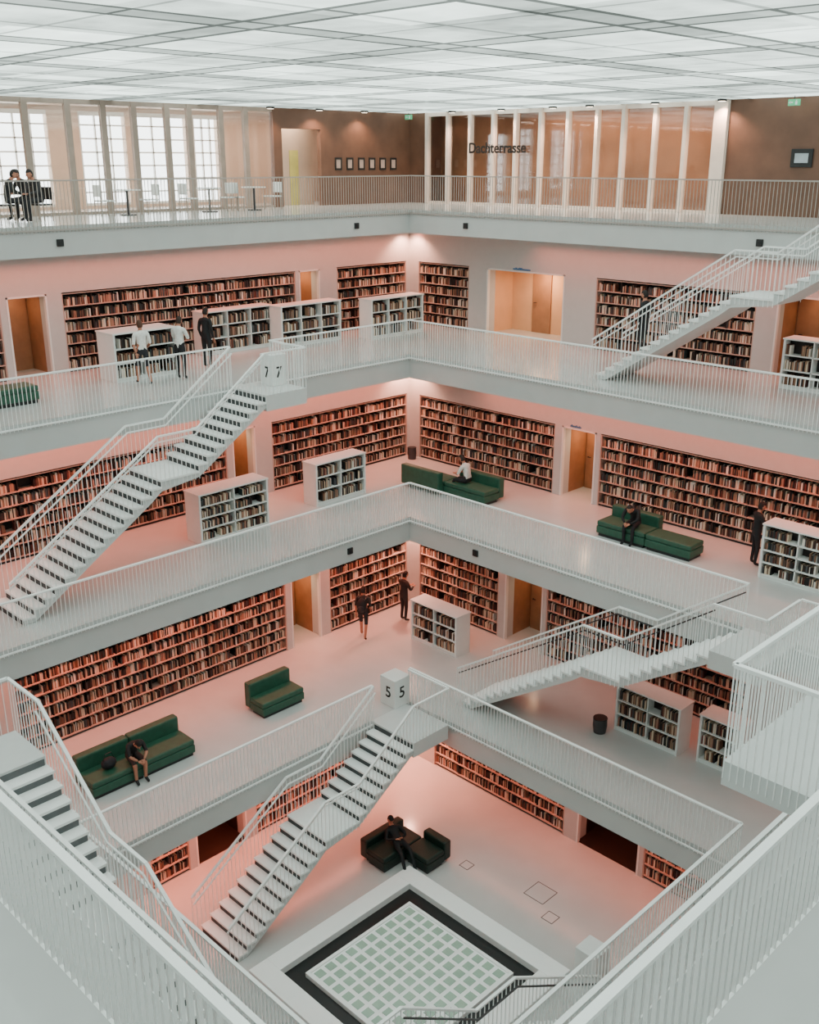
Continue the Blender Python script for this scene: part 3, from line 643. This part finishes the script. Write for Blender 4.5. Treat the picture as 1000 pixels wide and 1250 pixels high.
# ---------- books: the largest visible rows as individuals, the rest one mass
bpy.context.view_layer.update(); DG=bpy.context.evaluated_depsgraph_get(); CV=Vector(C0)
def visible(bk):
    side,w,s0,s1,d0,d1,z0,z1=bk[:8]; hit=0
    for f in (.3,.6,.85):
        s=(s0+s1)/2; zz=z0+(z1-z0)*f; q=Vector((-w-d0+.01,s,zz)) if side=='L' else Vector((s,w+d0-.01,zz))
        d=q-CV; L=d.length; h=SC.ray_cast(DG,CV,d/L,distance=L-.02)
        hit+= not h[0]
    return hit>=2
rowsd={}
for bk in BOOKS:
    side,w,s0,s1,d0,d1,z0,z1,c,cn,case,row=bk
    x,y=((-w-d0,(s0+s1)/2) if side=='L' else ((s0+s1)/2,w+d0)); px,py,d=project(x,y,(z0+z1)/2)
    if 4<px<996 and 4<py<1246: rowsd.setdefault((case,row),[]).append((d,bk))
order=sorted(rowsd,key=lambda k:sum(v[0] for v in rowsd[k])/len(rowsd[k]))
chosen=[]
for k in order:
    vis=[v[1] for v in rowsd[k] if visible(v[1])]
    if len(vis)<.5*len(rowsd[k]) or len(chosen)+len(vis)>300: continue
    chosen+=vis
    if len(chosen)>290: break
cs=set(id(x) for x in chosen)
ORD=['bottom','second','third','fourth','fifth','top']
for bk in chosen:
    side,w,s0,s1,d0,d1,z0,z1,c,cn,case,row=bk; b=MB(); tc=min(.004,(s1-s0)/5)
    b.mbox(side,w,s0,s0+tc,d0,d1,z0,z1,0,c); b.mbox(side,w,s1-tc,s1,d0,d1,z0,z1,0,c)
    m=(s1-s0)*.25
    b.mbox(side,w,s0+tc,s1-tc,d0,d0+.004,z0,z1,0,c); b.mbox(side,w,s0+m,s1-m,d0-.003,d0,z0,z1,0,c)
    b.mbox(side,w,s0+tc,s1-tc,d0+.004,d1-.004,z0+.004,z1-.006,1,(.6,.5,.4))
    org=((-w-d0,(s0+s1)/2,z0) if side=='L' else ((s0+s1)/2,w+d0,z0))
    lb=CASES[case]
    tag(b.build('book',[BOOKM,PAGE],org=org),f'{cn} book, {ORD[row]} shelf of {lb}','book','books on '+ORD[row]+' shelf of '+lb)
b=MB()
for bk in BOOKS:
    if id(bk) in cs: continue
    side,w,s0,s1,d0,d1,z0,z1,c,cn,case,row=bk; b.mbox(side,w,s0,s1,d0,d1,z0,z1,0,c)
tag(b.build('books',BOOKM),'rows of assorted books filling the bookcases on every level','books',kind='stuff')
# ================= LIGHT
PINK=(1,.23,.135)
for lv in range(4):
    w=W[lv]; z=Z[lv+1]-TH-.03; L0=w+min(w,9); pl=(22,19,18,13)[lv]; pr=(9,5,14,10.5)[lv]
    area((-w+.5,w-L0/2,z),.2,L0,PINK,pl*L0,spread=120); area((w-L0/2,w-.5,z),L0,.2,PINK,pr*L0,spread=120)
    spot((-w+.42,w-.42,z-.02),(1,.47,.32),360,125)
area((-19.0,2,CEIL-.06),.6,26,(1,.82,.68),620); area((1,18.3,CEIL-.06),26,.3,(1,.62,.38),480)
wd=bpy.data.worlds.new('world'); SC.world=wd; wd.use_nodes=True; bg=wd.node_tree.nodes['Background']; bg.inputs[0].default_value=(.92,.97,1,1); bg.inputs[1].default_value=9
# ================= CAMERA
cd=bpy.data.cameras.new('camera'); cam=bpy.data.objects.new('camera',cd); COL.objects.link(cam)
cam.location=C0; cam.rotation_euler=(math.pi/2-PIT,0,math.pi/4); cd.sensor_fit='VERTICAL'; cd.sensor_height=36; cd.lens=36*FP/1250; cd.clip_start=.05
SC.camera=cam
